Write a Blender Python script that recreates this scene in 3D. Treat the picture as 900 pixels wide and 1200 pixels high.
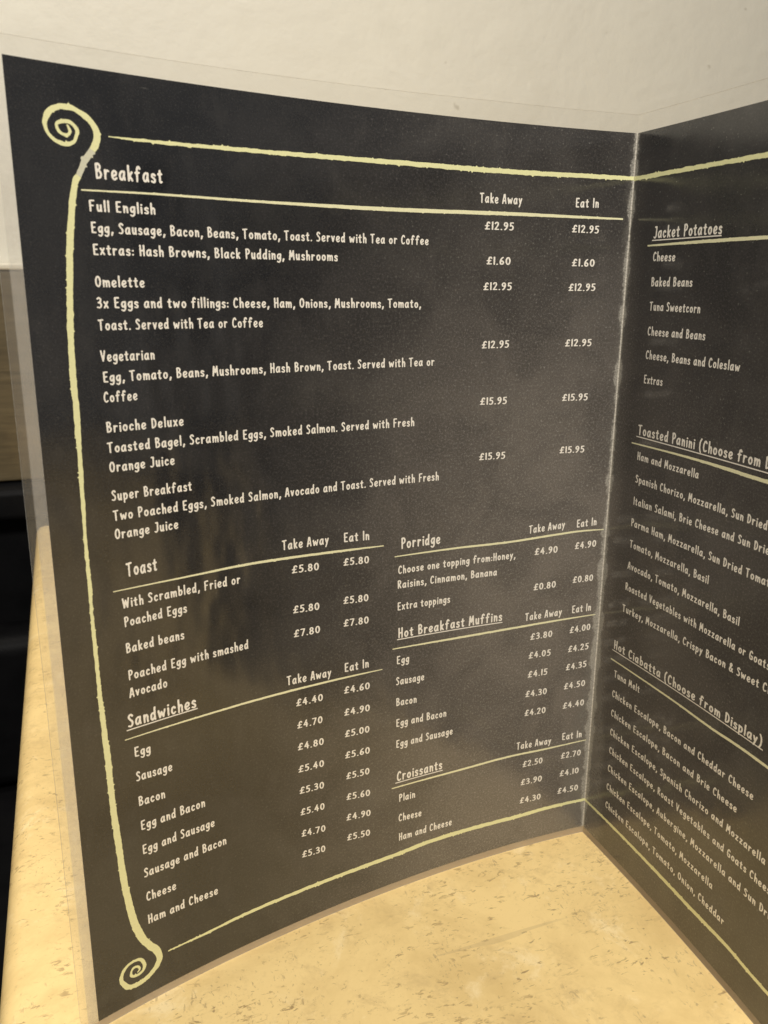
import bpy, math, random
import numpy as np
from mathutils import Matrix, Vector

for o in list(bpy.data.objects):
    bpy.data.objects.remove(o)
MM = 0.001
sc = bpy.context.scene
COL = sc.collection

# ---------------------------------------------------------------- camera
CAM_LOC = Vector((-93.3512, -342.4589, 243.5751)) * MM
R_ = Vector((0.99997295, 0.00193487, 0.00709661))
U_ = Vector((-0.00735565, 0.26303888, 0.96475719))
F_ = Vector((0.0, 0.96478329, -0.26304599))
cd = bpy.data.cameras.new('camera')
cam = bpy.data.objects.new('camera', cd)
COL.objects.link(cam)
M = Matrix.Identity(4)
for i in range(3):
    M[i][0], M[i][1], M[i][2], M[i][3] = R_[i], U_[i], -F_[i], CAM_LOC[i]
cam.matrix_world = M
cd.sensor_fit = 'HORIZONTAL'
cd.sensor_width = 36.0
cd.lens = 996.3711 / 900 * 36.0
cd.clip_start = 0.01
cd.clip_end = 50
cd.dof.use_dof = True
cd.dof.focus_distance = 0.335
cd.dof.aperture_fstop = 34
sc.camera = cam
sc.render.resolution_x, sc.render.resolution_y = 768, 1024

# ---------------------------------------------------------------- light
w = bpy.data.worlds.new('World')
sc.world = w
w.use_nodes = True
bg = w.node_tree.nodes['Background']
bg.inputs[0].default_value = (1.0, 0.95, 0.88, 1)
bg.inputs[1].default_value = 0.17

def area(name, loc, target, size, power, colour):
    l = bpy.data.lights.new(name, 'AREA')
    l.shape = 'DISK'
    l.size = size
    l.energy = power
    l.color = colour
    o = bpy.data.objects.new(name, l)
    COL.objects.link(o)
    o.location = loc
    o.rotation_euler = (Vector(target) - Vector(loc)).to_track_quat('-Z', 'Y').to_euler()
    return o

area('ceiling_lamp', (0.02, -0.76, 1.15), (-0.08, 0.0, 0.15), 0.30, 19.0, (1.0, 0.95, 0.875))
area('ceiling_lamp', (-0.45, 0.28, 1.5), (-0.25, 0.3, 0.0), 0.25, 5.5, (1.0, 0.90, 0.76))
area('ceiling_lamp', (-0.75, 0.0, 1.5), (-0.45, 0.55, 0.4), 0.4, 4, (1.0, 0.95, 0.88))

sc.view_settings.view_transform = 'Standard'
sc.view_settings.look = 'None'
sc.view_settings.exposure = 0.0
sc.view_settings.gamma = 1.0

# ---------------------------------------------------------------- helpers
def tag(o, label=None, cat=None, kind=None, group=None):
    if label: o['label'] = label
    if cat: o['category'] = cat
    if kind: o['kind'] = kind
    if group: o['group'] = group
    return o

def empty(name, loc=(0, 0, 0)):
    o = bpy.data.objects.new(name, None)
    o.empty_display_size = 0.02
    o.location = loc
    COL.objects.link(o)
    return o

def mesh_obj(name, verts, faces, mats, parent=None, uvs=None, smooth=False, midx=None):
    me = bpy.data.meshes.new(name)
    me.from_pydata([tuple(v) for v in verts], [], faces)
    if not isinstance(mats, (list, tuple)): mats = [mats]
    for m in mats: me.materials.append(m)
    if uvs is not None:
        lay = me.uv_layers.new(name='UVMap')
        vi = np.empty(len(me.loops), dtype=np.int32)
        me.loops.foreach_get('vertex_index', vi)
        lay.data.foreach_set('uv', np.asarray(uvs, dtype=np.float32)[vi].ravel())
    if midx is not None:
        me.polygons.foreach_set('material_index', midx)
    if smooth:
        me.polygons.foreach_set('use_smooth', [True] * len(me.polygons))
    me.update()
    o = bpy.data.objects.new(name, me)
    COL.objects.link(o)
    if parent is not None: o.parent = parent
    return o

class N:
    """tiny node helper"""
    def __init__(s, name):
        s.m = bpy.data.materials.new(name); s.m.use_nodes = True
        s.t = s.m.node_tree; s.t.nodes.clear()
        s.out = s.t.nodes.new('ShaderNodeOutputMaterial')
    def n(s, typ, **kw):
        nd = s.t.nodes.new(typ)
        for k, v in kw.items():
            if k in nd.inputs.keys() if isinstance(k, str) else False: s.set(nd, k, v)
            else: setattr(nd, k, v)
        return nd
    def set(s, nd, k, v):
        if hasattr(v, 'links') or isinstance(v, bpy.types.NodeSocket): s.t.links.new(v, nd.inputs[k])
        else: nd.inputs[k].default_value = v
    def coord(s, which='Object'):
        return s.n('ShaderNodeTexCoord').outputs[which]
    def mapping(s, vec, scale=(1, 1, 1), rot=(0, 0, 0)):
        nd = s.n('ShaderNodeMapping'); s.set(nd, 'Vector', vec)
        nd.inputs['Scale'].default_value = scale; nd.inputs['Rotation'].default_value = rot
        return nd.outputs[0]
    def noise(s, vec, scale, detail=4, rough=0.5, dist=0.0):
        nd = s.n('ShaderNodeTexNoise'); s.set(nd, 'Vector', vec)
        nd.inputs['Scale'].default_value = scale; nd.inputs['Detail'].default_value = detail
        nd.inputs['Roughness'].default_value = rough; nd.inputs['Distortion'].default_value = dist
        return nd.outputs['Fac']
    def ramp(s, fac, a, b, va=0.0, vb=1.0):
        nd = s.n('ShaderNodeMapRange'); nd.interpolation_type = 'SMOOTHSTEP'
        s.set(nd, 'Value', fac)
        for k, v in (('From Min', a), ('From Max', b), ('To Min', va), ('To Max', vb)): s.set(nd, k, v)
        return nd.outputs[0]
    def math(s, op, a, b=0.0, clamp=False):
        nd = s.n('ShaderNodeMath'); nd.operation = op; nd.use_clamp = clamp
        s.set(nd, 0, a); s.set(nd, 1, b)
        return nd.outputs[0]
    def mix(s, fac, a, b):
        nd = s.n('ShaderNodeMix'); nd.data_type = 'RGBA'
        s.set(nd, 0, fac)
        for i, v in ((6, a), (7, b)):
            if isinstance(v, tuple) and len(v) == 3: v = (*v, 1)
            s.set(nd, i, v)
        return nd.outputs[2]
    def bump(s, h, strength, dist):
        nd = s.n('ShaderNodeBump'); s.set(nd, 'Height', h)
        nd.inputs['Strength'].default_value = strength; nd.inputs['Distance'].default_value = dist
        return nd.outputs[0]
    def pbr(s, color, rough=0.5, normal=None, coat=0.0, coat_rough=0.1, coat_normal=None, spec=0.5):
        nd = s.n('ShaderNodeBsdfPrincipled')
        if isinstance(color, tuple) and len(color) == 3: color = (*color, 1)
        s.set(nd, 'Base Color', color); s.set(nd, 'Roughness', rough)
        s.set(nd, 'Specular IOR Level', spec)
        s.set(nd, 'Coat Weight', coat); s.set(nd, 'Coat Roughness', coat_rough); nd.inputs['Coat IOR'].default_value = 1.68
        if normal is not None: s.set(nd, 'Normal', normal)
        if coat_normal is not None: s.set(nd, 'Coat Normal', coat_normal)
        return nd
    def done(s, shader):
        s.t.links.new(shader, s.out.inputs[0]); return s.m
TEXT_LEFT = [
    ('Breakfast', 'H', 4.5, 198.29, 269.66, 178.79, 269.7),
    ('Full English', 'D', 3.3, 200.7, 261.15, 181.59, 261.21),
    ('Egg, Sausage, Bacon, Beans, Tomato, Toast. Served with Tea or Coffee', 'D', 3.3, 200.61, 255.51, 86.05, 255.39),
    ('Extras: Hash Browns, Black Pudding, Mushrooms', 'D', 3.3, 200.57, 249.75, 121.13, 249.47),
    ('Omelette', 'D', 3.35, 200.67, 241.13, 186.17, 241.02),
    ('3x Eggs and two fillings: Cheese, Ham, Onions, Mushrooms, Tomato,', 'D', 3.35, 200.69, 235.38, 88.67, 234.29),
    ('Toast. Served with Tea or Coffee', 'D', 3.35, 200.68, 229.31, 148.43, 228.87),
    ('Vegetarian', 'D', 3.4, 200.76, 220.53, 184.5, 220.38),
    ('Egg, Tomato, Beans, Mushrooms, Hash Brown, Toast. Served with Tea or', 'D', 3.4, 200.6, 214.59, 82.62, 213.99),
    ('Coffee', 'D', 3.4, 200.87, 208.84, 190.58, 208.82),
    ('Brioche Deluxe', 'D', 3.45, 200.77, 199.99, 176.55, 199.88),
    ('Toasted Bagel, Scrambled Eggs, Smoked Salmon. Served with Fresh', 'D', 3.45, 200.85, 194.0, 90.55, 192.63),
    ('Orange Juice', 'D', 3.45, 200.83, 188.18, 180.17, 188.01),
    ('Super Breakfast', 'D', 3.5, 200.82, 179.43, 175.02, 179.07),
    ('Two Poached Eggs, Smoked Salmon, Avocado and Toast. Served with Fresh', 'D', 3.5, 200.75, 173.29, 79.6, 171.35),
    ('Orange Juice', 'D', 3.5, 200.79, 167.49, 180.23, 167.39),
    ('Toast', 'H', 4.8, 198.09, 155.02, 187.95, 155.01),
    ('With Scrambled, Fried or', 'D', 3.55, 200.11, 145.01, 159.61, 144.77),
    ('Poached Eggs', 'D', 3.55, 200.03, 138.86, 178.99, 138.8),
    ('Baked beans', 'D', 3.6, 200.15, 129.96, 180.41, 129.79),
    ('Poached Egg with smashed', 'D', 3.6, 200.01, 120.71, 157.58, 120.47),
    ('Avocado', 'D', 3.6, 200.12, 114.61, 187.27, 114.54),
    ('Sandwiches', 'H', 4.9, 201.46, 104.36, 177.61, 104.07),
    ('Egg', 'D', 3.75, 200.04, 93.36, 194.44, 92.97),
    ('Sausage', 'D', 3.75, 200.11, 84.38, 187.41, 83.63),
    ('Bacon', 'D', 3.75, 199.91, 75.01, 190.56, 74.4),
    ('Egg and Bacon', 'D', 3.75, 199.8, 65.7, 176.4, 65.36),
    ('Egg and Sausage', 'D', 3.75, 199.86, 56.44, 173.22, 56.12),
    ('Sausage and Bacon', 'D', 3.75, 200.03, 47.21, 169.07, 46.97),
    ('Cheese', 'D', 3.75, 199.84, 37.72, 188.83, 37.19),
    ('Ham and Cheese', 'D', 3.75, 199.87, 28.45, 173.33, 27.75),
    ('Take Away', 'C', 3.7, 65.66, 270.14, 47.97, 270.13),
    ('Eat In', 'C', 3.7, 24.91, 270.11, 14.74, 270.28),
    ('£12.95', 'P', 2.9, 63.14, 261.2, 51.03, 261.27),
    ('£12.95', 'P', 2.9, 25.72, 261.25, 13.95, 261.17),
    ('£1.60', 'P', 2.9, 61.88, 249.27, 51.83, 249.23),
    ('£1.60', 'P', 2.9, 24.79, 249.15, 14.89, 249.08),
    ('£12.95', 'P', 2.9, 62.78, 240.35, 50.83, 240.37),
    ('£12.95', 'P', 2.9, 25.62, 240.11, 13.76, 240.14),
    ('£12.95', 'P', 2.9, 62.59, 219.45, 50.82, 219.52),
    ('£12.95', 'P', 2.9, 25.61, 219.39, 13.79, 219.29),
    ('£15.95', 'P', 2.9, 62.43, 198.63, 50.68, 198.38),
    ('£15.95', 'P', 2.9, 25.46, 198.29, 13.77, 198.13),
    ('£15.95', 'P', 2.9, 61.9, 177.42, 50.33, 177.14),
    ('£15.95', 'P', 2.9, 25.13, 177.34, 13.66, 177.08),
    ('Take Away', 'C', 3.8, 143.73, 153.67, 125.53, 153.04),
    ('Eat In', 'C', 3.8, 119.54, 152.72, 108.93, 152.09),
    ('£5.80', 'P', 3.0, 140.15, 144.63, 129.61, 144.0),
    ('£5.80', 'P', 3.0, 119.59, 143.88, 109.12, 143.13),
    ('£5.80', 'P', 3.0, 140.04, 129.61, 129.62, 128.94),
    ('£5.80', 'P', 3.0, 119.69, 129.07, 109.29, 128.29),
    ('£7.80', 'P', 3.0, 139.91, 120.45, 129.54, 119.91),
    ('£7.80', 'P', 3.0, 119.67, 120.2, 109.2, 119.4),
    ('Take Away', 'C', 3.8, 143.21, 102.5, 125.04, 101.52),
    ('Eat In', 'C', 3.8, 119.49, 101.86, 109.0, 101.34),
    ('£4.40', 'P', 3.05, 139.64, 93.13, 128.72, 92.55),
    ('£4.60', 'P', 3.05, 119.69, 92.98, 108.61, 92.17),
    ('£4.70', 'P', 3.05, 139.36, 84.02, 128.99, 83.45),
    ('£4.90', 'P', 3.05, 119.6, 83.67, 108.58, 82.88),
    ('£4.80', 'P', 3.05, 139.34, 74.99, 128.61, 74.24),
    ('£5.00', 'P', 3.05, 119.43, 74.57, 108.7, 73.72),
    ('£5.40', 'P', 3.05, 139.33, 65.68, 128.58, 64.92),
    ('£5.60', 'P', 3.05, 119.33, 65.34, 108.52, 64.48),
    ('£5.30', 'P', 3.05, 139.03, 56.48, 128.7, 55.58),
    ('£5.50', 'P', 3.05, 118.93, 56.1, 108.65, 55.28),
    ('£5.40', 'P', 3.05, 138.76, 47.11, 128.6, 46.21),
    ('£5.60', 'P', 3.05, 118.83, 46.85, 108.35, 45.45),
    ('£4.70', 'P', 3.05, 138.59, 37.67, 128.36, 36.34),
    ('£4.90', 'P', 3.05, 118.88, 37.64, 108.05, 36.21),
    ('£5.30', 'P', 3.05, 138.52, 28.38, 128.47, 27.22),
    ('£5.50', 'P', 3.05, 118.66, 28.46, 108.29, 27.07),
    ('Porridge', 'H', 4.6, 95.52, 146.58, 78.18, 146.25),
    ('Choose one topping from:Honey,', 'D', 3.45, 96.61, 136.79, 43.22, 135.51),
    ('Raisins, Cinnamon, Banana', 'D', 3.45, 96.79, 130.95, 51.63, 129.41),
    ('Extra toppings', 'D', 3.45, 96.75, 122.13, 73.02, 121.26),
    ('Hot Breakfast Muffins', 'H', 4.4, 96.26, 110.61, 48.19, 109.28),
    ('Take Away', 'C', 3.65, 37.41, 145.21, 20.3, 145.84),
    ('Eat In', 'C', 3.65, 14.7, 145.47, 5.1, 145.69),
    ('£4.90', 'P', 3.1, 34.07, 135.75, 23.21, 135.59),
    ('£4.90', 'P', 3.1, 14.8, 136.08, 4.59, 136.24),
    ('£0.80', 'P', 3.1, 33.64, 120.33, 22.96, 120.29),
    ('£0.80', 'P', 3.1, 14.7, 121.15, 4.79, 121.07),
    ('Take Away', 'C', 3.65, 36.97, 107.29, 19.03, 107.24),
    ('Eat In', 'C', 3.65, 14.12, 107.42, 4.64, 107.55),
    ('£3.80', 'P', 3.1, 33.81, 98.25, 23.13, 98.03),
    ('£4.00', 'P', 3.1, 14.49, 98.31, 4.29, 98.55),
    ('£4.05', 'P', 3.1, 34.17, 89.74, 23.4, 89.49),
    ('£4.25', 'P', 3.1, 14.64, 89.49, 4.45, 89.58),
    ('£4.15', 'P', 3.1, 34.02, 80.96, 24.47, 80.79),
    ('£4.35', 'P', 3.1, 15.09, 81.02, 4.85, 81.23),
    ('£4.30', 'P', 3.1, 34.67, 71.89, 24.06, 71.44),
    ('£4.50', 'P', 3.1, 15.42, 72.06, 4.85, 72.02),
    ('£4.20', 'P', 3.1, 34.57, 62.96, 24.1, 62.46),
    ('£4.40', 'P', 3.1, 15.3, 62.66, 4.62, 62.65),
    ('Take Away', 'C', 3.65, 37.75, 47.36, 20.13, 46.58),
    ('Eat In', 'C', 3.65, 14.71, 47.17, 4.47, 46.79),
    ('Egg', 'D', 3.6, 96.77, 99.73, 91.13, 99.47),
    ('Sausage', 'D', 3.6, 96.96, 90.84, 84.02, 90.17),
    ('Bacon', 'D', 3.6, 96.81, 81.77, 87.37, 81.12),
    ('Egg and Bacon', 'D', 3.6, 96.7, 72.61, 73.22, 71.51),
    ('Egg and Sausage', 'D', 3.6, 96.59, 63.29, 69.88, 62.57),
    ('Croissants', 'H', 4.6, 96.12, 48.02, 74.47, 47.68),
    ('Plain', 'D', 3.6, 94.92, 38.21, 87.24, 37.89),
    ('Cheese', 'D', 3.6, 94.99, 28.98, 83.98, 28.07),
    ('Ham and Cheese', 'D', 3.6, 94.75, 19.76, 68.91, 18.98),
    ('£2.50', 'P', 3.1, 34.1, 37.97, 24.01, 37.78),
    ('£2.70', 'P', 3.1, 14.48, 37.88, 4.32, 37.65),
    ('£3.90', 'P', 3.1, 34.55, 29.11, 23.77, 28.68),
    ('£4.10', 'P', 3.1, 14.51, 28.9, 4.74, 28.69),
    ('£4.30', 'P', 3.1, 34.55, 19.9, 23.85, 19.58),
    ('£4.50', 'P', 3.1, 15.0, 20.05, 4.41, 19.81),
]
TEXT_RIGHT = [
    ('Jacket Potatoes', 'H', 4.3, 14.55, 259.09, 50.7, 259.09),
    ('Cheese', 'D', 3.4, 15.25, 251.06, 27.9, 250.84),
    ('Baked Beans', 'D', 3.4, 15.47, 242.05, 38.46, 242.14),
    ('Tuna Sweetcorn', 'D', 3.4, 15.8, 233.3, 43.99, 233.34),
    ('Cheese and Beans', 'D', 3.4, 15.92, 224.2, 47.96, 224.44),
    ('Cheese, Beans and Coleslaw', 'D', 3.4, 15.97, 215.42, 66.38, 215.61),
    ('Extras', 'D', 3.4, 16.11, 206.23, 27.28, 206.4),
    ('Toasted Panini (Choose from~ Display)', 'H', 4.2, 15.4, 186.17, 80.82, 186.73),
    ('Ham and Mozzarella', 'D', 3.3, 16.21, 176.39, 52.07, 176.54),
    ('Spanish Chorizo, Mozzarella, Sun Dried~ Tomato', 'D', 3.3, 16.32, 167.34, 87.33, 167.51),
    ('Italian Salami, Brie Cheese and Sun~ Dried Tomato', 'D', 3.3, 16.19, 158.25, 80.79, 159.72),
    ('Parma Ham, Mozzarella, Sun Dried~ Tomato', 'D', 3.3, 15.96, 149.36, 78.59, 149.67),
    ('Tomato, Mozzarella, Basil', 'D', 3.3, 16.38, 140.52, 63.11, 140.86),
    ('Avocado, Tomato, Mozzarella, Basil', 'D', 3.3, 16.15, 131.37, 80.37, 131.96),
    ('Roasted Vegetables with Mozzarella~ or Goats Cheese', 'D', 3.3, 15.79, 122.17, 79.81, 122.8),
    ('Turkey, Mozzarella, Crispy Bacon & Sweet~ Chilli', 'D', 3.3, 15.24, 112.47, 92.76, 115.07),
    ('Hot Ciabatta (Choose from Display)', 'H', 4.0, 11.63, 94.27, 97.48, 95.93),
    ('Tuna Melt', 'D', 3.3, 13.44, 81.97, 30.82, 82.75),
    ('Chicken Escalope, Bacon and Cheddar Cheese', 'D', 3.3, 13.23, 72.82, 96.99, 75.5),
    ('Chicken Escalope, Bacon and Brie Cheese', 'D', 3.3, 13.6, 63.87, 90.34, 66.22),
    ('Chicken Escalope, Spanish Chorizo and Mozzarella', 'D', 3.3, 14.07, 55.04, 106.1, 56.92),
    ('Chicken Escalope, Roast Vegetables and Goats~ Cheese', 'D', 3.3, 14.5, 46.42, 98.37, 47.89),
    ('Chicken Escalope, Aubergine, Mozzarella and Sun~ Dried Tomato', 'D', 3.3, 14.62, 37.74, 104.52, 39.48),
    ('Chicken Escalope, Tomato, Mozzarella', 'D', 3.3, 14.82, 28.84, 83.49, 29.53),
    ('Chicken Escalope, Tomato, Onion, Cheddar', 'D', 3.3, 15.08, 19.94, 91.35, 20.41),
]
RULES = [
    ('L', 'btop', [(193.68, 280.69, 0.34), (179.05, 280.62, 0.95), (148.95, 280.84, 1.3), (103.74, 281.13, 1.6), (52.69, 280.99, 1.76), (22.44, 281.17, 1.66), (-0.72, 281.21, 1.52)]),
    ('L', 'brk', [(202.36, 266.51, 0.45), (180.03, 266.77, 0.63), (149.46, 266.52, 0.8), (103.62, 266.4, 1.34), (51.92, 266.87, 1.3), (3.53, 266.64, 0.68)]),
    ('L', 'toast', [(202.61, 151.15, 0.32), (178.0, 150.89, 0.64), (153.58, 150.93, 0.93), (120.39, 149.64, 0.87), (102.81, 148.89, 0.42)]),
    ('L', 'porr', [(98.06, 143.88, 0.42), (71.5, 143.44, 0.81), (45.11, 142.8, 0.92), (15.51, 143.71, 0.86), (1.28, 143.49, 0.4)]),
    ('L', 'sand', [(202.66, 100.51, 0.35), (177.82, 100.3, 0.68), (152.06, 100.18, 0.86), (120.74, 99.58, 0.78), (103.01, 99.1, 0.37)]),
    ('L', 'hbm', [(98.56, 106.54, 0.44), (70.22, 105.47, 0.93), (47.16, 105.07, 0.95), (26.43, 105.14, 0.89), (2.22, 105.4, 0.41)]),
    ('L', 'croi', [(98.27, 45.39, 0.47), (68.04, 44.74, 0.95), (41.92, 44.93, 0.98), (22.4, 44.52, 0.87), (1.95, 44.96, 0.44)]),
    ('L', 'bbot', [(193.38, 13.61, 0.5), (179.24, 13.33, 1.03), (158.48, 13.88, 1.45), (101.56, 13.43, 1.88), (81.06, 14.26, 1.94), (62.01, 14.19, 1.99), (38.07, 13.62, 2.0), (20.38, 14.05, 1.8), (1.01, 14.12, 1.46)]),
    ('R', 'btop', [(1.0, 281.09, 1.65), (33.23, 281.34, 1.66), (67.8, 281.33, 1.6)]),
    ('R', 'jack', [(11.5, 256.64, 0.61), (43.98, 257.03, 1.13), (72.03, 257.15, 1.24)]),
    ('R', 'pan', [(12.0, 182.4, 0.52), (45.1, 183.01, 0.91), (70.02, 182.99, 1.29), (85.11, 182.83, 1.33)]),
    ('R', 'cia', [(10.31, 88.99, 0.62), (51.26, 89.6, 0.89), (72.87, 89.65, 1.04), (101.54, 90.75, 1.16)]),
    ('R', 'bbot', [(0.8, 13.96, 1.31), (46.13, 13.7, 1.78), (71.47, 13.49, 2.01), (95.77, 14.08, 1.8), (115.55, 13.39, 1.63)]),
]
UNDERLINES = [
    ('L', [(201.86, 103.59, 0.42), (177.14, 103.6, 0.42)]),
    ('L', [(96.6, 110.07, 0.42), (47.87, 108.51, 0.42)]),
    ('L', [(96.59, 47.38, 0.42), (74.16, 46.91, 0.42)]),
    ('R', [(13.95, 258.42, 0.42), (50.78, 258.58, 0.42)]),
    ('R', [(14.64, 185.4, 0.42), (84.24, 185.62, 0.42)]),
    ('R', [(10.84, 93.35, 0.42), (98.33, 95.25, 0.42)]),
]
SCROLL = [(204.7, 282.5, 0.44), (204.33, 281.71, 0.66), (204.06, 280.91, 0.88), (204.58, 280.12, 0.88), (205.72, 280.01, 0.87), (206.79, 280.52, 0.87), (207.37, 281.38, 0.97), (207.46, 282.4, 0.86), (206.55, 283.02, 0.87), (204.96, 283.34, 0.98), (203.43, 282.95, 1.09), (202.39, 281.92, 1.1), (202.15, 280.69, 1.1), (202.88, 278.94, 1.1), (204.1, 277.98, 1.1), (205.48, 277.63, 1.1), (207.25, 277.98, 1.09), (208.93, 278.95, 1.08), (210.13, 280.27, 1.07), (210.43, 281.67, 1.17), (210.42, 282.89, 1.49), (209.73, 284.39, 1.71), (208.52, 285.66, 1.71), (206.89, 286.56, 1.5), (205.31, 286.86, 1.51), (203.53, 286.76, 1.52), (201.78, 286.25, 1.42), (200.04, 285.31, 1.65), (198.53, 284.22, 1.67), (197.49, 282.86, 1.79), (196.91, 281.44, 1.91), (196.84, 279.95, 2.03), (197.39, 278.41, 2.03), (198.46, 276.81, 2.02), (199.63, 275.32, 1.8), (200.8, 273.83, 1.79), (201.63, 272.27, 1.68), (202.75, 270.04, 1.68), (204.04, 267.65, 1.79), (205.55, 260.36, 1.91), (206.37, 254.48, 2.08), (207.06, 248.64, 2.05), (207.59, 242.59, 1.84), (208.19, 235.1, 1.97), (208.59, 228.9, 1.92), (208.84, 222.68, 1.89), (209.0, 215.59, 2.03), (208.91, 209.27, 1.93), (209.0, 201.06, 1.83), (209.08, 194.55, 1.35), (209.17, 189.54, 1.49), (209.32, 186.1, 1.37), (209.39, 177.58, 1.19), (209.61, 170.32, 1.07), (209.62, 163.19, 1.24), (209.59, 158.63, 1.3), (209.56, 152.4, 1.31), (209.69, 145.58, 1.11), (209.6, 136.35, 1.34), (209.48, 124.35, 1.36), (209.41, 117.06, 1.51), (209.26, 112.6, 1.66), (209.06, 104.58, 1.96), (208.64, 95.32, 2.27), (208.52, 82.48, 2.08), (208.03, 70.52, 2.36), (207.61, 63.3, 2.38), (207.0, 51.03, 2.43), (206.34, 43.97, 2.55), (205.29, 35.9, 2.8), (204.25, 30.14, 2.83), (203.22, 26.66, 2.85), (201.67, 22.66, 2.72), (199.47, 19.25, 2.75), (197.58, 16.38, 2.78), (196.63, 13.42, 2.47), (197.21, 10.91, 2.31), (199.14, 8.79, 2.13), (201.73, 7.09, 1.96), (204.58, 6.42, 1.94), (206.97, 6.66, 1.93), (208.66, 7.32, 1.92), (210.24, 9.63, 1.9), (210.78, 11.83, 1.58), (210.02, 14.13, 1.26), (208.2, 15.88, 1.11), (205.57, 16.44, 1.12), (203.39, 15.66, 1.29), (202.24, 13.27, 1.46), (202.85, 10.99, 1.3), (205.03, 10.17, 1.13), (206.99, 10.97, 1.12), (207.15, 12.57, 0.96), (206.01, 13.85, 0.96), (204.33, 13.42, 0.96), (204.08, 12.12, 0.81), (204.95, 11.24, 0.48)]
# ---------------------------------------------------------------- materials
def laminate_bump(g):
    uv = g.coord('UV')
    a = g.noise(g.mapping(uv, (0.025, 0.012, 1)), 1.0, 3, 0.5)
    b = g.noise(g.mapping(uv, (1, 1, 1)), 2.2, 2, 0.6)
    h = g.math('ADD', g.math('MULTIPLY', a, 2.0), g.math('MULTIPLY', b, 0.010))
    return g.bump(h, 1.0, 0.0009)

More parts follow.
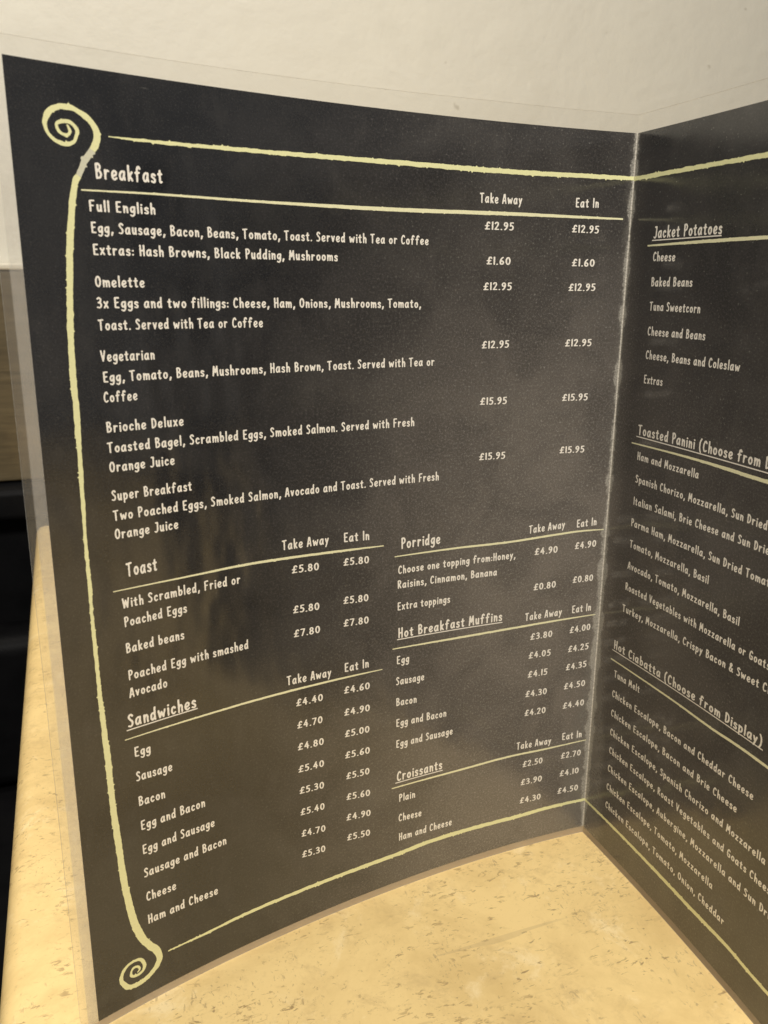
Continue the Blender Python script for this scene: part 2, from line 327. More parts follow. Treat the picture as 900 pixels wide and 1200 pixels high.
def mat_page():
    g = N('chalkboard_print_under_laminate')
    uv = g.coord('UV')                       # u, v in millimetres; u < 0 left of the fold
    sep = g.n('ShaderNodeSeparateXYZ'); g.set(sep, 0, uv)
    u, v = sep.outputs[0], sep.outputs[1]
    cloud = g.noise(uv, 0.030, 5, 0.6, 0.6)
    cloud2 = g.noise(g.mapping(uv, (1, 0.45, 1)), 0.11, 4, 0.6)
    grain = g.noise(uv, 1.9, 3, 0.8)
    c = g.mix(g.ramp(cloud, 0.34, 0.68), (0.0058, 0.0070, 0.0098), (0.0135, 0.0145, 0.0170))
    c = g.mix(g.ramp(cloud2, 0.50, 0.78, 0.0, 0.22), c, (0.060, 0.057, 0.054))
    painted_sheen = g.math('MULTIPLY', g.ramp(g.math('ABSOLUTE', u), 30.0, 175.0, 1.0, 0.08), g.ramp(v, 150.0, 290.0, 1.0, 0.28))  # broad soft sheen towards the fold, painted into the base colour
    painted_sheen = g.math('MULTIPLY', painted_sheen, g.ramp(u, 0.0, 12.0, 1.0, 0.45))
    c = g.mix(g.math('MULTIPLY', painted_sheen, g.ramp(cloud, 0.30, 0.66, 0.48, 0.78)), c, (0.185, 0.163, 0.140))
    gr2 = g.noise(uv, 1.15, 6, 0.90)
    c = g.mix(g.math('MULTIPLY', painted_sheen, g.ramp(gr2, 0.49, 0.64, 0.0, 0.75)), c, (0.30, 0.285, 0.26))
    c = g.mix(g.ramp(grain, 0.50, 0.78, 0.0, 0.28), c, (0.13, 0.125, 0.12))
    dk = g.noise(g.mapping(uv, (1.3, 1, 1), (0, 0, 1.0)), 1.3, 6, 0.9)
    c = g.mix(g.ramp(dk, 0.36, 0.47, 0.45, 0.0), c, (0.012, 0.012, 0.012))
    # chalk dust specks, densest towards the fold
    vor = g.noise(uv, 1.15, 1, 0.4)
    fold_d = g.math('ABSOLUTE', u)
    near = g.ramp(fold_d, 20.0, 130.0, 0.8, 0.12)
    sp = g.math('MULTIPLY', g.ramp(vor, 0.70, 0.80, 0.0, 0.55), near)
    c = g.mix(sp, c, (0.26, 0.25, 0.23))
    # paler, rougher patch beside the lower part of the fold
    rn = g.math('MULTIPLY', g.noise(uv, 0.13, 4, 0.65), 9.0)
    fold_patch_w = g.ramp(v, 5.0, 120.0, 17.0, 5.0)
    fold_patch = g.ramp(g.math('ADD', fold_d, rn), g.math('SUBTRACT', fold_patch_w, 2.5), g.math('ADD', fold_patch_w, 3.5), 0.75, 0.0)
    fold_patch = g.math('MULTIPLY', fold_patch, g.ramp(g.noise(uv, 0.6, 4, 0.75), 0.30, 0.62, 0.35, 1.0))
    c = g.mix(fold_patch, c, (0.15, 0.142, 0.125))
    # cracked white line on the fold itself
    jag = g.math('MULTIPLY', g.math('SUBTRACT', g.noise(g.mapping(uv, (1, 0.55, 1)), 0.85, 5, 0.85), 0.5), 4.6)
    jag2 = g.math('MULTIPLY', g.ramp(g.noise(g.mapping(uv, (0.01, 1, 1)), 0.075, 3, 0.6), 0.42, 0.62), 1.5)
    wv = g.ramp(v, 95.0, 175.0, 1.9, 0.55)
    wv = g.math('MULTIPLY', wv, g.ramp(v, 8.0, 50.0, 0.6, 1.0))
    dd = g.math('ADD', fold_d, jag)
    cr = g.ramp(g.math('SUBTRACT', dd, jag2), g.math('SUBTRACT', wv, 0.5), g.math('ADD', wv, 0.45), 0.8, 0.0)
    core = g.ramp(g.math('ADD', fold_d, g.math('MULTIPLY', jag, 0.12)), 0.15, 0.62, 1.0, 0.0)
    core = g.math('MULTIPLY', core, g.ramp(g.noise(g.mapping(uv, (0.2, 1, 1)), 0.9, 4, 0.8), 0.36, 0.60, 0.12, 1.0))
    cr = g.math('MULTIPLY', cr, g.ramp(g.noise(uv, 1.3, 5, 0.85), 0.36, 0.60, 0.15, 1.0))
    c = g.mix(cr, c, (0.40, 0.385, 0.34))
    c = g.mix(core, c, (0.60, 0.575, 0.51))
    # hairline scratches
    scr = g.noise(g.mapping(uv, (0.12, 2.4, 1), (0, 0, 0.5)), 0.5, 3, 0.7, 1.2)
    scr = g.math('MULTIPLY', g.ramp(scr, 0.70, 0.76, 0.0, 0.28), g.ramp(g.noise(uv, 0.05, 2), 0.5, 0.62))
    c = g.mix(scr, c, (0.16, 0.155, 0.145))
    rough = g.ramp(cloud2, 0.3, 0.7, 0.20, 0.34)
    crough = g.math('ADD', g.ramp(g.noise(uv, 0.02, 3), 0.35, 0.65, 0.10, 0.24), g.math('MULTIPLY', fold_patch, 0.2))
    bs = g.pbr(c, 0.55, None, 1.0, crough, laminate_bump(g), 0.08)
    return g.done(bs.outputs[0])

def mat_ink(name, col, col2):
    g = N(name)
    uv = g.coord('UV')
    k = g.noise(uv, 1.6, 4, 0.75)
    c = g.mix(g.ramp(k, 0.35, 0.68), col, col2)
    spk = g.ramp(g.noise(uv, 2.6, 2, 0.6), 0.66, 0.74, 0.0, 0.45)
    c = g.mix(spk, c, (col[0]*0.35, col[1]*0.35, col[2]*0.35))
    bs = g.pbr(c, 0.6, None, 1.0, 0.18, laminate_bump(g), 0.25)
    return g.done(bs.outputs[0])

def mat_film():
    g = N('clear_laminate_film')
    uv = g.coord('UV')
    sep = g.n('ShaderNodeSeparateXYZ'); g.set(sep, 0, uv)
    u, v = g.math('ABSOLUTE', sep.outputs[0]), sep.outputs[1]
    ns = g.noise(uv, 0.35, 4, 0.7)
    # the glued zone beside the print is milkier than the outer seal
    z1 = g.ramp(u, 222.9, 223.4, 1.0, 0.22)
    haze = g.math('MULTIPLY', z1, g.ramp(ns, 0.3, 0.7, 0.24, 0.30))
    z2 = g.ramp(v, 255.0, 297.5, 1.0, 0.03)
    haze = g.math('MULTIPLY', haze, z2)
    low = g.ramp(v, -0.4, 0.4, 1.0, 0.0)
    haze = g.math('MAXIMUM', haze, g.math('MULTIPLY', low, 0.50))
    fc = g.mix(low, (0.62, 0.60, 0.56), (0.52, 0.43, 0.33))  # brown tint along the bottom paints in the shaded table behind the film
    dif = g.n('ShaderNodeBsdfDiffuse'); g.set(dif, 'Color', fc)
    tl = g.n('ShaderNodeBsdfTranslucent'); g.set(tl, 'Color', fc)
    ad = g.n('ShaderNodeMixShader'); ad.inputs[0].default_value = 0.35
    g.t.links.new(dif.outputs[0], ad.inputs[1]); g.t.links.new(tl.outputs[0], ad.inputs[2])
    tr = g.n('ShaderNodeBsdfTransparent'); g.set(tr, 'Color', (0.996, 0.995, 0.992, 1))
    m1 = g.n('ShaderNodeMixShader'); g.set(m1, 0, haze)
    g.t.links.new(tr.outputs[0], m1.inputs[1]); g.t.links.new(ad.outputs[0], m1.inputs[2])
    gl = g.n('ShaderNodeBsdfGlossy'); g.set(gl, 'Roughness', 0.14); g.set(gl, 'Normal', laminate_bump(g))
    lw = g.n('ShaderNodeLayerWeight'); lw.inputs[0].default_value = 0.5
    fr = g.math('ADD', g.math('MULTIPLY', g.math('POWER', lw.outputs['Facing'], 5.0), 0.9), 0.022)
    m2 = g.n('ShaderNodeMixShader'); g.set(m2, 0, fr)
    g.t.links.new(m1.outputs[0], m2.inputs[1]); g.t.links.new(gl.outputs[0], m2.inputs[2])
    return g.done(m2.outputs[0])

def mat_edge():
    g = N('cut_laminate_edge')
    ns = g.noise(g.coord('UV'), 0.8, 3, 0.7)
    c = g.mix(g.ramp(ns, 0.35, 0.65), (0.42, 0.40, 0.36), (0.66, 0.64, 0.58))
    return g.done(g.pbr(c, 0.35).outputs[0])

def mat_table():
    g = N('cream_marbled_laminate')
    co = g.coord('Object')
    mp = g.mapping(co, (1, 1, 1), (0, 0, 0.7))
    a = g.noise(mp, 16, 8, 0.70, 0.5)
    base = g.mix(g.ramp(a, 0.34, 0.66), (0.79, 0.590, 0.265), (0.64, 0.460, 0.195))
    b = g.noise(mp, 75, 7, 0.75, 0.3)
    base = g.mix(g.ramp(b, 0.50, 0.72, 0.0, 0.55), base, (0.52, 0.37, 0.165))
    lt = g.noise(g.mapping(co, (1, 1, 1), (0, 0, 1.9)), 34, 7, 0.72, 0.4)
    base = g.mix(g.ramp(lt, 0.55, 0.70, 0.0, 0.6), base, (0.88, 0.72, 0.42))
    # short brown flecks gathered in drifts, in three sizes
    def flecks(scale, stretch, rot, lo, hi, amt, col, dscale, dl, dh, base):
        f = g.noise(g.mapping(co, stretch, (0, 0, rot)), scale, 4, 0.66, 0.5)
        m = g.math('MULTIPLY', g.ramp(f, lo, hi, 0.0, amt), g.ramp(g.noise(g.mapping(co, (1, 1, 1), (0.3, 0, rot * 3)), dscale, 4, 0.65), dl, dh))
        return g.mix(m, base, col)
    base = flecks(210, (1.0, 2.2, 1), 0.35, 0.575, 0.65, 0.66, (0.30, 0.20, 0.085), 26, 0.46, 0.58, base)
    base = flecks(270, (2.2, 1.0, 1), -0.4, 0.585, 0.655, 0.60, (0.33, 0.235, 0.12), 33, 0.47, 0.60, base)
    base = flecks(150, (1.0, 2.6, 1), 0.9, 0.615, 0.66, 0.75, (0.25, 0.165, 0.075), 30, 0.44, 0.60, base)
    base = flecks(460, (1.0, 1.3, 1), 0.1, 0.62, 0.68, 0.50, (0.28, 0.19, 0.085), 18, 0.40, 0.60, base)
    s = g.noise(g.mapping(co, (0.4, 9.0, 1), (0, 0, 0.95)), 18, 2, 0.5, 0.3)
    s = g.math('MULTIPLY', g.ramp(s, 0.69, 0.705, 0.0, 0.35), g.ramp(g.noise(co, 9, 2), 0.46, 0.56))
    base = g.mix(s, base, (0.46, 0.34, 0.17))
    r = g.ramp(b, 0.3, 0.7, 0.40, 0.58)
    bm = g.bump(g.noise(mp, 90, 5, 0.65), 0.10, 0.0015)
    return g.done(g.pbr(base, r, bm, spec=0.35).outputs[0])

def mat_wall():
    g = N('cream_painted_plaster')
    co = g.coord('Object')
    a = g.noise(co, 3.2, 4, 0.6)
    c = g.mix(g.ramp(a, 0.3, 0.7), (0.76, 0.735, 0.64), (0.72, 0.695, 0.61))
    b = g.noise(co, 16, 5, 0.65)
    c = g.mix(g.ramp(b, 0.55, 0.75, 0.0, 0.35), c, (0.68, 0.655, 0.56))
    pit = g.noise(co, 42, 2, 0.5)
    c = g.mix(g.ramp(pit, 0.76, 0.80, 0.0, 0.5), c, (0.40, 0.36, 0.27))
    h = g.math('ADD', g.noise(co, 30, 5, 0.65), g.math('MULTIPLY', g.noise(co, 7, 3, 0.5, 1.0), 1.6))
    return g.done(g.pbr(c, 0.75, g.bump(h, 0.2, 0.006), spec=0.3).outputs[0])

def mat_wood():
    g = N('brown_varnished_wood')
    co = g.coord('Object')
    gr = g.noise(g.mapping(co, (1.2, 1, 14)), 9, 6, 0.7, 0.8)
    c = g.mix(g.ramp(gr, 0.32, 0.68), (0.075, 0.056, 0.027), (0.130, 0.099, 0.050))
    bl = g.noise(co, 14, 4, 0.6)
    c = g.mix(g.ramp(bl, 0.5, 0.75, 0, 0.5), c, (0.22, 0.155, 0.075))
    return g.done(g.pbr(c, 0.45, g.bump(gr, 0.25, 0.001)).outputs[0])

def mat_simple(name, c1, c2, scale, rough, bump=0.1, bs=200):
    g = N(name)
    co = g.coord('Object')
    c = g.mix(g.ramp(g.noise(co, scale, 4, 0.6), 0.35, 0.65), c1, c2)
    return g.done(g.pbr(c, rough, g.bump(g.noise(co, bs, 3), bump, 0.001), spec=0.05 if 'vinyl' in name else 0.4).outputs[0])

PAGE = mat_page()
INK = mat_ink('white_lettering_print', (0.86, 0.82, 0.74), (0.74, 0.70, 0.62))
LIME = mat_ink('pale_lime_print', (0.76, 0.75, 0.41), (0.70, 0.69, 0.38))
RULE = mat_ink('pale_straw_print', (0.80, 0.77, 0.50), (0.70, 0.68, 0.44))
SILVER = mat_ink('silver_grey_print', (0.60, 0.59, 0.45), (0.54, 0.53, 0.41))
FILM = mat_film(); EDGE = mat_edge()
TABLE = mat_table(); WALL = mat_wall(); WOOD = mat_wood()
HIGHLIGHT = mat_simple('cream_ledge_highlight', (0.74, 0.70, 0.58), (0.66, 0.62, 0.50), 30, 0.4)  # pale colour for the painted highlight on top of the board
VINYL = mat_simple('black_vinyl', (0.004, 0.004, 0.0045), (0.007, 0.007, 0.0075), 12, 0.45, 0.3, 500)
FLOOR = mat_simple('dark_floor', (0.004, 0.0035, 0.003), (0.007, 0.006, 0.005), 5, 0.5)

# ---------------------------------------------------------------- menu surface
# each page is a gently bowed sheet, ruled vertically; s runs from the fold outwards (mm)
SMAX, NS = 240.0, 961
S_ = np.linspace(0, SMAX, NS)
def profile(side):
    q = S_ / 100
    if side == 'L':
        th = 0.3266713 + 0.241215 * q - 0.0829066 * q**2 + 0.0254112 * q**3
        dx, dy = -np.cos(th), -np.sin(th)
    else:
        th = 1.2013514 + 0.0802362 * q
        dx, dy = np.cos(th), -np.sin(th)
    h = S_[1] - S_[0]
    x = np.concatenate([[0], np.cumsum((dx[1:] + dx[:-1]) / 2 * h)])
    y = np.concatenate([[0], np.cumsum((dy[1:] + dy[:-1]) / 2 * h)])
    # normal that faces the reader
    nx, ny = (-dy, dx) if side == 'L' else (dy, -dx)
    return x, y, nx, ny
PROF = {s: profile(s) for s in 'LR'}

def P(side, s, z, off=0.0):
    """page coordinates in mm -> metres"""
    s = np.asarray(s, float); z = np.asarray(z, float)
    x, y, nx, ny = PROF[side]
    X = np.interp(s, S_, x); Y = np.interp(s, S_, y)
    A = np.interp(s, S_, nx); B = np.interp(s, S_, ny)
    return np.stack([X + A * off, Y + B * off, z + 0 * s], -1) * MM

def UVm(side, s, z):
    s = np.asarray(s, float); z = np.asarray(z, float) + 0 * s
    return np.stack([(-s if side == 'L' else s), z], -1)

def sheet(side, s0, s1, zlo, zhi, front, back, ns, nz):
    """a solid sheet between two offsets; zlo/zhi may be functions of s"""
    ss = np.linspace(s0, s1, ns + 1)
    V, T = [], []
    for off in (front, back):
        for j in range(nz + 1):
            lo = zlo(ss) if callable(zlo) else np.full_like(ss, zlo)
            hi = zhi(ss) if callable(zhi) else np.full_like(ss, zhi)
            z = lo + (hi - lo) * j / nz
            V.append(P(side, ss, z, off)); T.append(UVm(side, ss, z))
    V = np.concatenate(V); T = np.concatenate(T)
    n1 = ns + 1; L = n1 * (nz + 1)
    K = 2 * L                              # the cut edge has vertices of its own, so it stays crisp
    V = np.concatenate([V, V]); T = np.concatenate([T, T])
    F, MI = [], []
    def q(a, b, c, d, m):
        F.append((a, b, c, d)); MI.append(m)
    for j in range(nz):
        for i in range(ns):
            a = j * n1 + i
            q(a, a + 1, a + n1 + 1, a + n1, 0)
            q(L + a, L + a + n1, L + a + n1 + 1, L + a + 1, 0)
    for i in range(ns):
        q(K + i, K + L + i, K + L + i + 1, K + i + 1, 1)
        a = K + nz * n1 + i
        q(a, a + 1, L + a + 1, L + a, 1)
    for j in range(nz):
        a = K + j * n1
        q(a, a + n1, L + a + n1, L + a, 1)
        a = K + j * n1 + ns
        q(a, L + a, L + a + n1, a + n1, 1)
    if side == 'R': F = [f[::-1] for f in F]
    return V, F, T, MI

# ---------------------------------------------------------------- brush lettering
def dot(x, y): return ('D', [(x, y)])
def S(*p): return ('S', list(p))
def C(*p): return ('C', list(p))
def ell(cx, cy, rx, ry, tilt=0.0):
    return ('P', [(cx + rx * math.cos(a) + tilt * ry * math.sin(a), cy + ry * math.sin(a))
                  for a in [i * math.tau / 22 for i in range(23)]])
GL = {
'a': [C((.31,.54),(.19,.58),(.075,.48),(.03,.27),(.075,.09),(.18,.07),(.27,.22),(.305,.40)), S((.325,.58),(.31,.28),(.355,.06))],
'b': [S((.05,.96),(.06,.08)), C((.06,.38),(.14,.55),(.26,.54),(.315,.34),(.27,.14),(.16,.06),(.06,.12))],
'c': [C((.28,.47),(.19,.57),(.08,.49),(.04,.29),(.09,.11),(.18,.06),(.29,.14))],
'd': [S((.31,.97),(.295,.30),(.33,.06)), C((.29,.50),(.17,.57),(.06,.47),(.035,.25),(.09,.09),(.19,.09),(.28,.26))],
'e': [C((.05,.27),(.19,.29),(.30,.39),(.28,.53),(.17,.58),(.07,.47),(.035,.27),(.09,.10),(.20,.05),(.32,.13))],
'f': [C((.32,.86),(.25,.96),(.16,.90),(.13,.70),(.13,.45)), S((.13,.6),(.12,.04)), S((.02,.57),(.27,.59))],
'g': [C((.28,.53),(.17,.57),(.06,.47),(.04,.29),(.09,.14),(.18,.13),(.27,.30)), C((.31,.58),(.305,.25),(.29,-.05),(.20,-.21),(.10,-.21),(.02,-.15))],
'h': [S((.05,.97),(.06,.04)), C((.06,.33),(.14,.53),(.24,.55),(.29,.42),(.29,.25),(.295,.04))],
'i': [S((.05,.57),(.06,.05)), dot(.06,.80)],
'k': [S((.05,.97),(.06,.04)), S((.28,.57),(.07,.28)), S((.12,.34),(.30,.05))],
'l': [S((.05,.97),(.06,.05))],
'm': [S((.05,.59),(.06,.05)), C((.06,.34),(.14,.53),(.24,.54),(.275,.40),(.28,.06)), C((.28,.34),(.35,.53),(.45,.54),(.49,.40),(.50,.05))],
'n': [S((.05,.59),(.06,.05)), C((.06,.34),(.14,.53),(.24,.55),(.285,.42),(.285,.25),(.295,.05))],
'o': [ell(.18,.315,.14,.255)],
'p': [S((.04,.59),(.055,-.24)), C((.06,.40),(.14,.56),(.26,.54),(.315,.34),(.27,.13),(.17,.06),(.06,.14))],
'r': [S((.05,.59),(.06,.05)), C((.06,.34),(.12,.50),(.20,.57),(.27,.54))],
's': [C((.26,.50),(.17,.57),(.07,.53),(.06,.41),(.16,.32),(.255,.22),(.24,.09),(.14,.05),(.03,.11))],
't': [C((.14,.80),(.13,.50),(.13,.16),(.17,.06),(.25,.09)), S((.02,.575),(.26,.595))],
'u': [C((.05,.58),(.05,.30),(.08,.11),(.16,.06),(.24,.16),(.28,.34)), S((.285,.58),(.285,.25),(.31,.05))],
'v': [S((.03,.58),(.15,.07),(.28,.59))],
'w': [S((.03,.58),(.12,.07),(.25,.46),(.38,.07),(.49,.59))],
'x': [S((.03,.58),(.29,.05)), S((.28,.59),(.03,.05))],
'y': [S((.03,.58),(.16,.12)), S((.29,.59),(.16,.10),(.06,-.22))],
'z': [S((.04,.55),(.28,.56),(.04,.07),(.30,.08))],
'A': [S((.02,.05),(.17,.92),(.25,.92),(.37,.05)), S((.09,.30),(.32,.32))],
'B': [S((.05,.93),(.07,.06)), C((.05,.93),(.20,.94),(.30,.80),(.25,.62),(.09,.53)), C((.09,.53),(.26,.49),(.355,.31),(.27,.11),(.07,.06))],
'C': [C((.33,.80),(.25,.93),(.14,.88),(.06,.65),(.04,.38),(.10,.13),(.21,.06),(.34,.15))],
'D': [S((.05,.93),(.06,.06)), C((.05,.93),(.19,.90),(.31,.72),(.34,.42),(.25,.15),(.06,.06))],
'E': [S((.32,.93),(.06,.92),(.07,.07),(.33,.06)), S((.06,.50),(.27,.52))],
'F': [S((.32,.94),(.06,.92),(.07,.04)), S((.06,.50),(.26,.52))],
'G': [C((.33,.80),(.25,.93),(.14,.88),(.06,.65),(.04,.38),(.10,.13),(.21,.06),(.33,.15)), S((.34,.10),(.34,.42),(.21,.43))],
'H': [S((.05,.95),(.06,.04)), S((.33,.96),(.34,.04)), S((.06,.48),(.34,.51))],
'I': [S((.06,.95),(.07,.04))],
'J': [S((.12,.93),(.27,.94)), C((.26,.94),(.26,.60),(.25,.25),(.19,.08),(.10,.04),(.01,.10))],
'M': [S((.03,.04),(.09,.93),(.23,.34),(.38,.94),(.44,.04))],
'O': [ell(.21,.50,.17,.43)],
'P': [S((.05,.93),(.07,.04)), C((.05,.93),(.21,.94),(.315,.78),(.27,.55),(.09,.46))],
'R': [S((.05,.93),(.07,.04)), C((.05,.93),(.21,.94),(.31,.78),(.26,.58),(.09,.49)), S((.15,.48),(.34,.05))],
'S': [C((.31,.82),(.22,.93),(.10,.89),(.06,.74),(.14,.58),(.27,.42),(.29,.22),(.19,.07),(.03,.11))],
'T': [S((.0,.90),(.36,.94)), S((.17,.90),(.18,.04))],
'V': [S((.01,.95),(.17,.06),(.34,.95))],
'W': [S((.01,.95),(.12,.06),(.26,.76),(.40,.06),(.52,.95))],
'0': [ell(.20,.50,.16,.43)],
'1': [S((.06,.94),(.06,.05))],
'2': [C((.04,.78),(.11,.92),(.24,.92),(.30,.74),(.22,.46),(.04,.09)), S((.04,.08),(.34,.08))],
'3': [C((.05,.86),(.17,.94),(.29,.80),(.25,.60),(.12,.52)), C((.12,.52),(.27,.45),(.32,.27),(.22,.08),(.03,.10))],
'4': [S((.26,.94),(.03,.33),(.38,.34)), S((.28,.62),(.28,.04))],
'5': [S((.32,.93),(.09,.92),(.08,.55)), C((.08,.55),(.22,.57),(.32,.38),(.27,.14),(.14,.05),(.02,.10))],
'6': [C((.27,.93),(.15,.78),(.06,.52),(.05,.24),(.14,.07),(.27,.12),(.32,.30),(.25,.48),(.13,.46),(.06,.32))],
'7': [S((.02,.91),(.34,.92),(.13,.04))],
'8': [ell(.19,.72,.12,.20), ell(.19,.28,.15,.22)],
'9': [C((.10,.06),(.22,.22),(.31,.48),(.32,.75),(.23,.93),(.10,.88),(.05,.70),(.11,.52),(.24,.54),(.31,.68))],
'£': [C((.38,.80),(.31,.92),(.21,.88),(.16,.68),(.17,.35),(.08,.09)), S((.03,.47),(.32,.49)), S((.03,.08),(.38,.09))],
'.': [dot(.05,.07)],
',': [S((.09,.10),(.03,-.13))],
':': [dot(.05,.12), dot(.05,.47)],
'(': [C((.20,1.04),(.08,.78),(.05,.42),(.09,.08),(.18,-.12))],
')': [C((.03,1.04),(.15,.78),(.18,.42),(.14,.08),(.05,-.12))],
'&': [C((.42,.05),(.26,.34),(.11,.66),(.13,.88),(.23,.93),(.29,.80),(.21,.60),(.07,.38),(.05,.17),(.15,.05),(.28,.12),(.40,.42))],
}
HW = 0.072
def spline(p, n=7):
    p = [np.array(q, float) for q in p]
    p = [2 * p[0] - p[1]] + p + [2 * p[-1] - p[-2]]
    out = []
    for i in range(1, len(p) - 2):
        for k in range(n):
            t = k / n
            a, b, c, d = p[i-1], p[i], p[i+1], p[i+2]
            out.append(0.5 * ((2*b) + (c-a)*t + (2*a-5*b+4*c-d)*t*t + (3*b-a-3*c+d)*t**3))
    out.append(p[-2])
    return out
STEP = 0.042
def glyph(ch):
    segs = []; xmax = 0
    for typ, pts in GL[ch]:
        q = spline(pts) if typ == 'C' else [np.array(a, float) for a in pts]
        hw = HW
        if typ == 'D': q = q + q; hw = HW * 1.12
        if ch in '.,:': hw = HW * 1.1
        m = len(q) - 1
        for i in range(m):
            # strokes start heavy and lift off a little thinner, like a brush pen
            segs.append((q[i], q[i+1], hw * (1.04 - 0.12 * i / max(1, m)), hw * (1.04 - 0.12 * (i+1) / max(1, m))))
        xmax = max(xmax, max(a[0] for a in q))
    x0, x1, y0, y1 = -0.14, xmax + 0.16, -0.38, 1.18
    gx = np.arange(x0, x1, STEP); gy = np.arange(y0, y1, STEP)
    X, Y = np.meshgrid(gx, gy)
    D = np.full(X.shape, 9.0)
    for a, b, ra, rb in segs:
        d = b - a; L = d @ d
        t = np.clip(((X - a[0]) * d[0] + (Y - a[1]) * d[1]) / L, 0, 1) if L > 1e-9 else 0 * X
        dist = np.hypot(X - a[0] - t * d[0], Y - a[1] - t * d[1]) - (ra + (rb - ra) * t)
        D = np.minimum(D, dist)
    D = D + 0.006 * np.sin(X * 23 + ord(ch)) * np.sin(Y * 19 + ord(ch) * 2)
    vid = {}; V = []; F = []
    def vert(key, x, y):
        if key not in vid:
            vid[key] = len(V); V.append((x, y))
        return vid[key]
    H, W = D.shape
    inside = D < 0
    for j in range(H - 1):
        for i in range(W - 1):
            cn = [(i, j), (i + 1, j), (i + 1, j + 1), (i, j + 1)]
            ins = [inside[b, a] for a, b in cn]
            if not any(ins): continue
            poly = []
            for k in range(4):
                a, b = cn[k], cn[(k + 1) % 4]
                if ins[k]: poly.append(vert(a, gx[a[0]], gy[a[1]]))
                if ins[k] != ins[(k + 1) % 4]:
                    da, db = D[a[1], a[0]], D[b[1], b[0]]
                    t = da / (da - db)
                    key = (min(a, b), max(a, b))
                    poly.append(vert(key, gx[a[0]] + t * (gx[b[0]] - gx[a[0]]), gy[a[1]] + t * (gy[b[1]] - gy[a[1]])))
            if len(poly) >= 3: F.append(tuple(poly))
    return np.array(V), F, xmax
GCACHE = {ch: glyph(ch) for ch in GL}
GAP = 0.215
def layout(text):
    x = 0; pos = []
    for ch in text:
        if ch == ' ': x += 0.33; continue
        if ch == '~': pos.append(('~', x)); continue
        pos.append((ch, x)); x += GCACHE[ch][2] + GAP
    return pos, x - GAP + HW * 0
def text_mesh(side, text, size, s0, z0, s1, z1, rng):
    pos, total = layout(text)
    ref = total
    for ch, x in pos:
        if ch == '~': ref = x - GAP
    sgn = -1 if side == 'L' else 1
    span = (s1 - s0) * sgn
    sx = (span - 2 * HW * size * 0.95) / ref
    V, F, T = [], [], []
    n = 0
    for ch, x in pos:
        if ch == '~': continue
        gv, gf, _ = GCACHE[ch]
        jx, jy = rng.uniform(-.008, .008), rng.uniform(-.012, .012)
        a = (x + gv[:, 0] + jx) * sx + HW * size * 0.95
        b = (gv[:, 1] + jy) * size
        s = s0 + sgn * a
        z = z0 + (z1 - z0) * a / span + b
        V.append(P(side, s, z, 0.07)); T.append(UVm(side, s, z))
        F += [tuple(k + n for k in f) for f in gf]
        n += len(gv)
    return V, face_reader(np.concatenate(V), F, side), T, sx / size

def face_reader(V, F, side):
    V = np.asarray(V); a, b, c = (V[i] for i in F[len(F) // 2][:3])
    nrm = np.cross(b - a, c - a)
    _, _, nx, ny = PROF[side]
    if nrm[0] * nx[300] + nrm[1] * ny[300] < 0: F = [f[::-1] for f in F]
    return F

def ribbon(side, pts, off, rng, rough=0.10, step=0.45, taper=True):
    """a hand-drawn line: (s, z, width) points, ragged at both edges"""
    p = np.array(pts, float)
    p[:, 2] *= 0.92
    q = np.array(spline([tuple(a) for a in p], 12)) if len(p) > 2 else p
    d = np.concatenate([[0], np.cumsum(np.hypot(np.diff(q[:, 0]), np.diff(q[:, 1])))])
    n = max(3, int(d[-1] / step))
    t = np.linspace(0, d[-1], n)
    s = np.interp(t, d, q[:, 0]); z = np.interp(t, d, q[:, 1]); wd = np.interp(t, d, q[:, 2])
    tx = np.gradient(s); tz = np.gradient(z); l = np.hypot(tx, tz) + 1e-9
    nx, nz = -tz / l, tx / l
    def rag():
        r = np.array([rng.gauss(0, 1) for _ in range(n)])
        r = 0.5 * r + 0.5 * np.convolve(r, np.ones(5) / 2.2, 'same')
        spikes = np.array([rng.random() < 0.045 for _ in range(n)]) * np.array([rng.uniform(0.3, 1.6) for _ in range(n)])
        return r * rough * 0.45 + spikes * rough * 2.0
    e1 = wd / 2 + rag() * np.minimum(1, wd); e2 = wd / 2 + rag() * np.minimum(1, wd)
    e1 = np.maximum(e1, 0.02); e2 = np.maximum(e2, 0.02)
    A = (s + nx * e1, z + nz * e1); B = (s - nx * e2, z - nz * e2)
    if side: A = (np.maximum(A[0], 0.0), A[1]); B = (np.maximum(B[0], 0.0), B[1])
    V = np.concatenate([P(side, A[0], A[1], off), P(side, B[0], B[1], off)])
    T = np.concatenate([UVm(side, *A), UVm(side, *B)])
    F = face_reader(V, [(i, i + 1, n + i + 1, n + i) for i in range(n - 1)], side)
    return V, F, T

# ---------------------------------------------------------------- setting
# the room is turned a little against the camera: TD runs along the table's left edge, TN across it
TD = Vector((-0.3499, 0.9368, 0)); TN = Vector((0.9368, 0.3499, 0))
E0 = Vector((-237.0, -77.0, 0))
TZ = -3.2
def room(a, b, z):
    v = E0 + TD * a + TN * b
    return Vector((v.x, v.y, z)) * MM

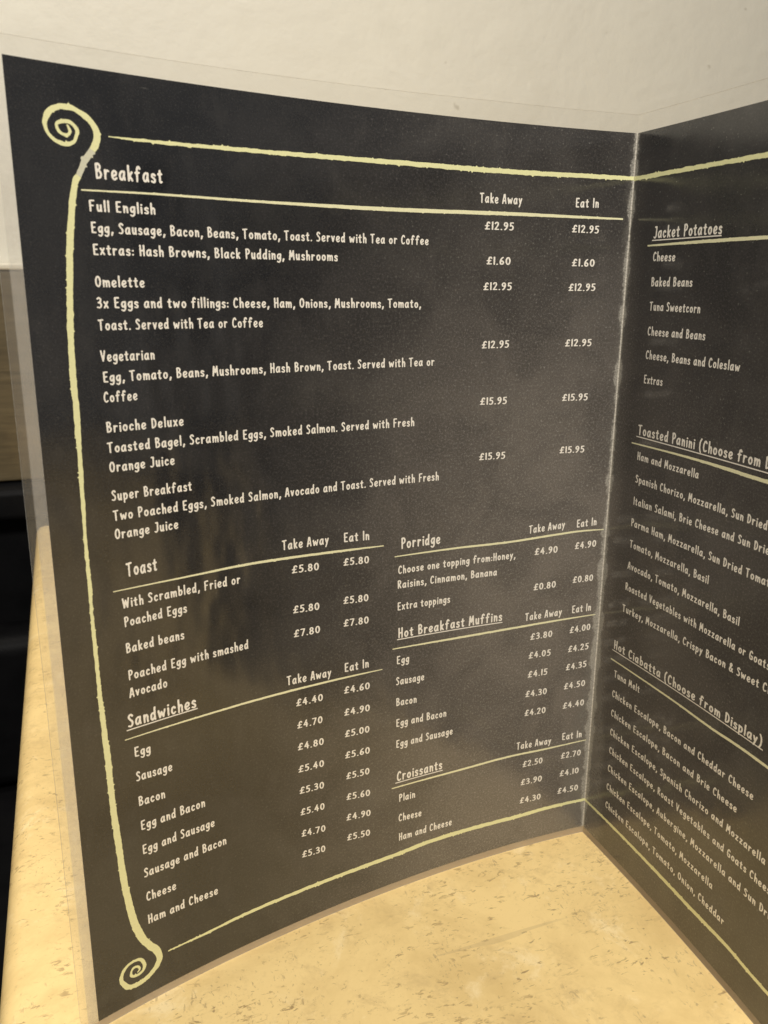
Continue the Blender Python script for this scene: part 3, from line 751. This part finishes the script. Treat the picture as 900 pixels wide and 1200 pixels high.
def bevel_box(name, a0, a1, b0, b1, z0, z1, r, mat, parent=None, seg=4):
    """box in room axes with rounded edges, origin at its base centre"""
    import bmesh
    bm = bmesh.new()
    bmesh.ops.create_cube(bm, size=1)
    for v in bm.verts:
        v.co = Vector(((v.co.x) * (b1 - b0), (v.co.y) * (a1 - a0), (v.co.z + 0.5) * (z1 - z0))) * MM
    bmesh.ops.bevel(bm, geom=list(bm.edges) + list(bm.verts), offset=r * MM, segments=seg, profile=0.5, affect='EDGES')
    me = bpy.data.meshes.new(name)
    bm.to_mesh(me); bm.free()
    me.polygons.foreach_set('use_smooth', [True] * len(me.polygons))
    me.materials.append(mat)
    o = bpy.data.objects.new(name, me); COL.objects.link(o)
    base = room((a0 + a1) / 2, (b0 + b1) / 2, z0)
    rz = math.atan2(TN.y, TN.x)
    if parent is not None:
        o.parent = parent
        o.location = Matrix.Rotation(-parent.rotation_euler.z, 3, 'Z') @ (base - parent.location)
    else:
        o.location = base; o.rotation_euler = (0, 0, rz)
    m = o.modifiers.new('wn', 'WEIGHTED_NORMAL')
    return o
def room_empty(name, a, b, z):
    o = empty(name, room(a, b, z)); o.rotation_euler = (0, 0, math.atan2(TN.y, TN.x)); return o

tag(bevel_box('floor', -1600, 900, -1800, 2200, -760, -745, 1, FLOOR), kind='structure')
WA = 664.0
tag(bevel_box('wall', WA, WA + 60, -1800, 2200, -745, 1700, 1, WALL), kind='structure')

# wooden board on the wall, with a cream strip added above as its highlight
wp = room_empty('wooden_panel', WA - 12, 0, 39)
tag(wp, 'brown wooden board with painted highlight strip on top fixed along the cream wall', 'wall panel')
bevel_box('board', WA - 20, WA - 1, -1500, 1900, 39, 250.5, 2, WOOD, wp)
bevel_box('highlight_strip', WA - 24, WA - 1, -1500, 1900, 250.7, 257, 2, HIGHLIGHT, wp)

# black upholstered bench under the board
be = room_empty('bench', WA - 200, 0, -745)
tag(be, 'black upholstered bench under the wooden board behind the table', 'bench')
bevel_box('back_board', WA - 20, WA - 1, -1500, 1900, -744, 37, 3, VINYL, be)
bevel_box('back_rail', WA - 48, WA - 2, -1500, 1900, 2, 36, 8, VINYL, be)
bevel_box('back_pad', WA - 70, WA - 2, -1500, 1900, -290, -116, 20, VINYL, be)
bevel_box('seat', WA - 430, WA - 2, -1500, 1900, -400, -292, 25, VINYL, be)
bevel_box('base', WA - 380, WA - 2, -1500, 1900, -745, -401, 4, VINYL, be)

# ---------------------------------------------------------------- table
tb = room_empty('table', 0, 380, -745)
tag(tb, 'cream marbled table with brown flecks under the open menu', 'table')
bevel_box('table_top', -760, 619, 0, 800, TZ - 32, TZ, 9, TABLE, tb, 6)
bevel_box('pedestal', -110, -30, 360, 440, -738, TZ - 33, 6, VINYL, tb)
bevel_box('foot', -320, 180, 160, 640, -745, -738.5, 3, VINYL, tb)

# ---------------------------------------------------------------- menu
rng = random.Random(7)
menu = empty('menu', (0, 0, TZ * MM))
tag(menu, 'open laminated black cafe menu with chalk style lettering standing on the cream table', 'menu')
def to_menu(V):
    V = np.array(V, float).copy(); V[:, 2] -= TZ * MM; return V
MN = math.radians(0)
W = 219.67
H = 297.0
panels = {}
for side, lab in (('L', 'left page with breakfast dishes and prices'), ('R', 'right page with jacket potatoes, panini and ciabatta')):
    V, F, T, MI = sheet(side, 0.0, W, 0.0, H, 0.0, -0.14, 110, 60)
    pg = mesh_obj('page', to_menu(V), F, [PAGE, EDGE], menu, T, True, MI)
    pg['label'] = lab
    panels[side] = pg
    # clear rim of the laminating film, standing out round the print
    top = lambda s: 303.3 - 1.6 * np.clip((s - 60) / 160, 0, 1)
    bot = lambda s: np.full_like(s, TZ + 0.02)
    parts = [sheet(side, W + 0.02, 225.7, bot, top, 0.02, -0.20, 3, 40),
             sheet(side, 0.0, W + 0.02, H + 0.02, top, 0.02, -0.20, 80, 3),
             sheet(side, 0.0, W + 0.02, bot, -0.02, 0.02, -0.20, 80, 2)]
    VV, FF, TT, MM_ = [], [], [], []; n = 0
    for k, (V, F, T, MI) in enumerate(parts):
        VV.append(V); TT.append(T); FF += [tuple(i + n for i in f) for f in F]; MM_ += MI; n += len(V)
    # drop the inner faces where the three strips butt together
    VV = np.concatenate(VV); TT = np.concatenate(TT)
    keepF, keepM = [], []
    for f, m in zip(FF, MM_):
        t = TT[list(f)]
        if m == 1:
            u = np.abs(t[:, 0]); vv = t[:, 1]
            outer = (u.min() > 225.6) or (vv.max() < TZ + 0.1) or (np.all(vv > 301.5))
            if not outer: continue
        keepF.append(f); keepM.append(m)
    mesh_obj('laminate_rim', to_menu(VV), keepF, [FILM, EDGE], pg, TT, False, keepM)

KIND = {'H': 'heading', 'D': 'dish_line', 'C': 'column_heading', 'P': 'price'}
def ul_for(side, s0, z0, s1, z1):
    for sd, pts in UNDERLINES:
        if sd == side and abs(pts[0][0] - s0) < 4 and abs(pts[0][1] - z0) < 5: return pts
for side, table in (('L', TEXT_LEFT), ('R', TEXT_RIGHT)):
    for (t, k, size, s0, z0, s1, z1) in table:
        size *= (0.95 if k == 'P' else 0.91 + 0.06 * (270 - z0) / 220) if side == 'L' else 0.97
        V, F, T, asp = text_mesh(side, t, size, s0, z0, s1, z1, rng)
        if k == 'H':
            ul = ul_for(side, s0, z0, s1, z1)
            if ul:
                if '~' in t: 
                    f = 1.32; a, b = ul[0], ul[1]
                    ul = [a, (a[0] + (b[0] - a[0]) * f, a[1] + (b[1] - a[1]) * f, b[2])]
                rv, rf, rt = ribbon(side, ul, 0.062, rng, 0.03)
                n = sum(len(v) for v in V)
                V.append(rv); T.append(rt); F += [tuple(i + n for i in f) for f in rf]
        mesh_obj(KIND[k], to_menu(np.concatenate(V)), F, INK, panels[side], np.concatenate(T))
        if asp < 0.72 or asp > 1.2: print('aspect', round(asp, 2), t)

for side, name, pts in RULES:
    if name in ('btop', 'bbot'):
        pts = [list(q) for q in pts]
        if side == 'L': pts[-1][0] = 0.15
        else:
            pts[0][0] = 0.15
            # carry the border on past the picture's edge
            e = pts[-1]; pts.append([205.0, e[1] , e[2] * 0.9])
        V, F, T = ribbon(side, pts, 0.045, rng, 0.16)
        mesh_obj('border_line', to_menu(V), F, LIME, panels[side], T)
    else:
        pts = [list(q) for q in pts]
        if side == 'R': e = pts[-1]; pts.append([195.0, e[1], e[2] * 0.9])
        V, F, T = ribbon(side, pts, 0.05, rng, 0.07)
        mesh_obj('rule_line', to_menu(V), F, RULE, panels[side], T)
# scroll: lime, a short silver-grey stretch, lime again
for a, b, m in ((0, 34, LIME), (33, 38, SILVER), (37, len(SCROLL), LIME)):
    V, F, T = ribbon('L', SCROLL[a:b], 0.055 if m is LIME else 0.058, rng, 0.15, 0.35)
    o = mesh_obj('scroll_border', to_menu(V), F, m, panels['L'], T)
    if m is SILVER: o['label'] = 'silver grey stretch of the scroll'
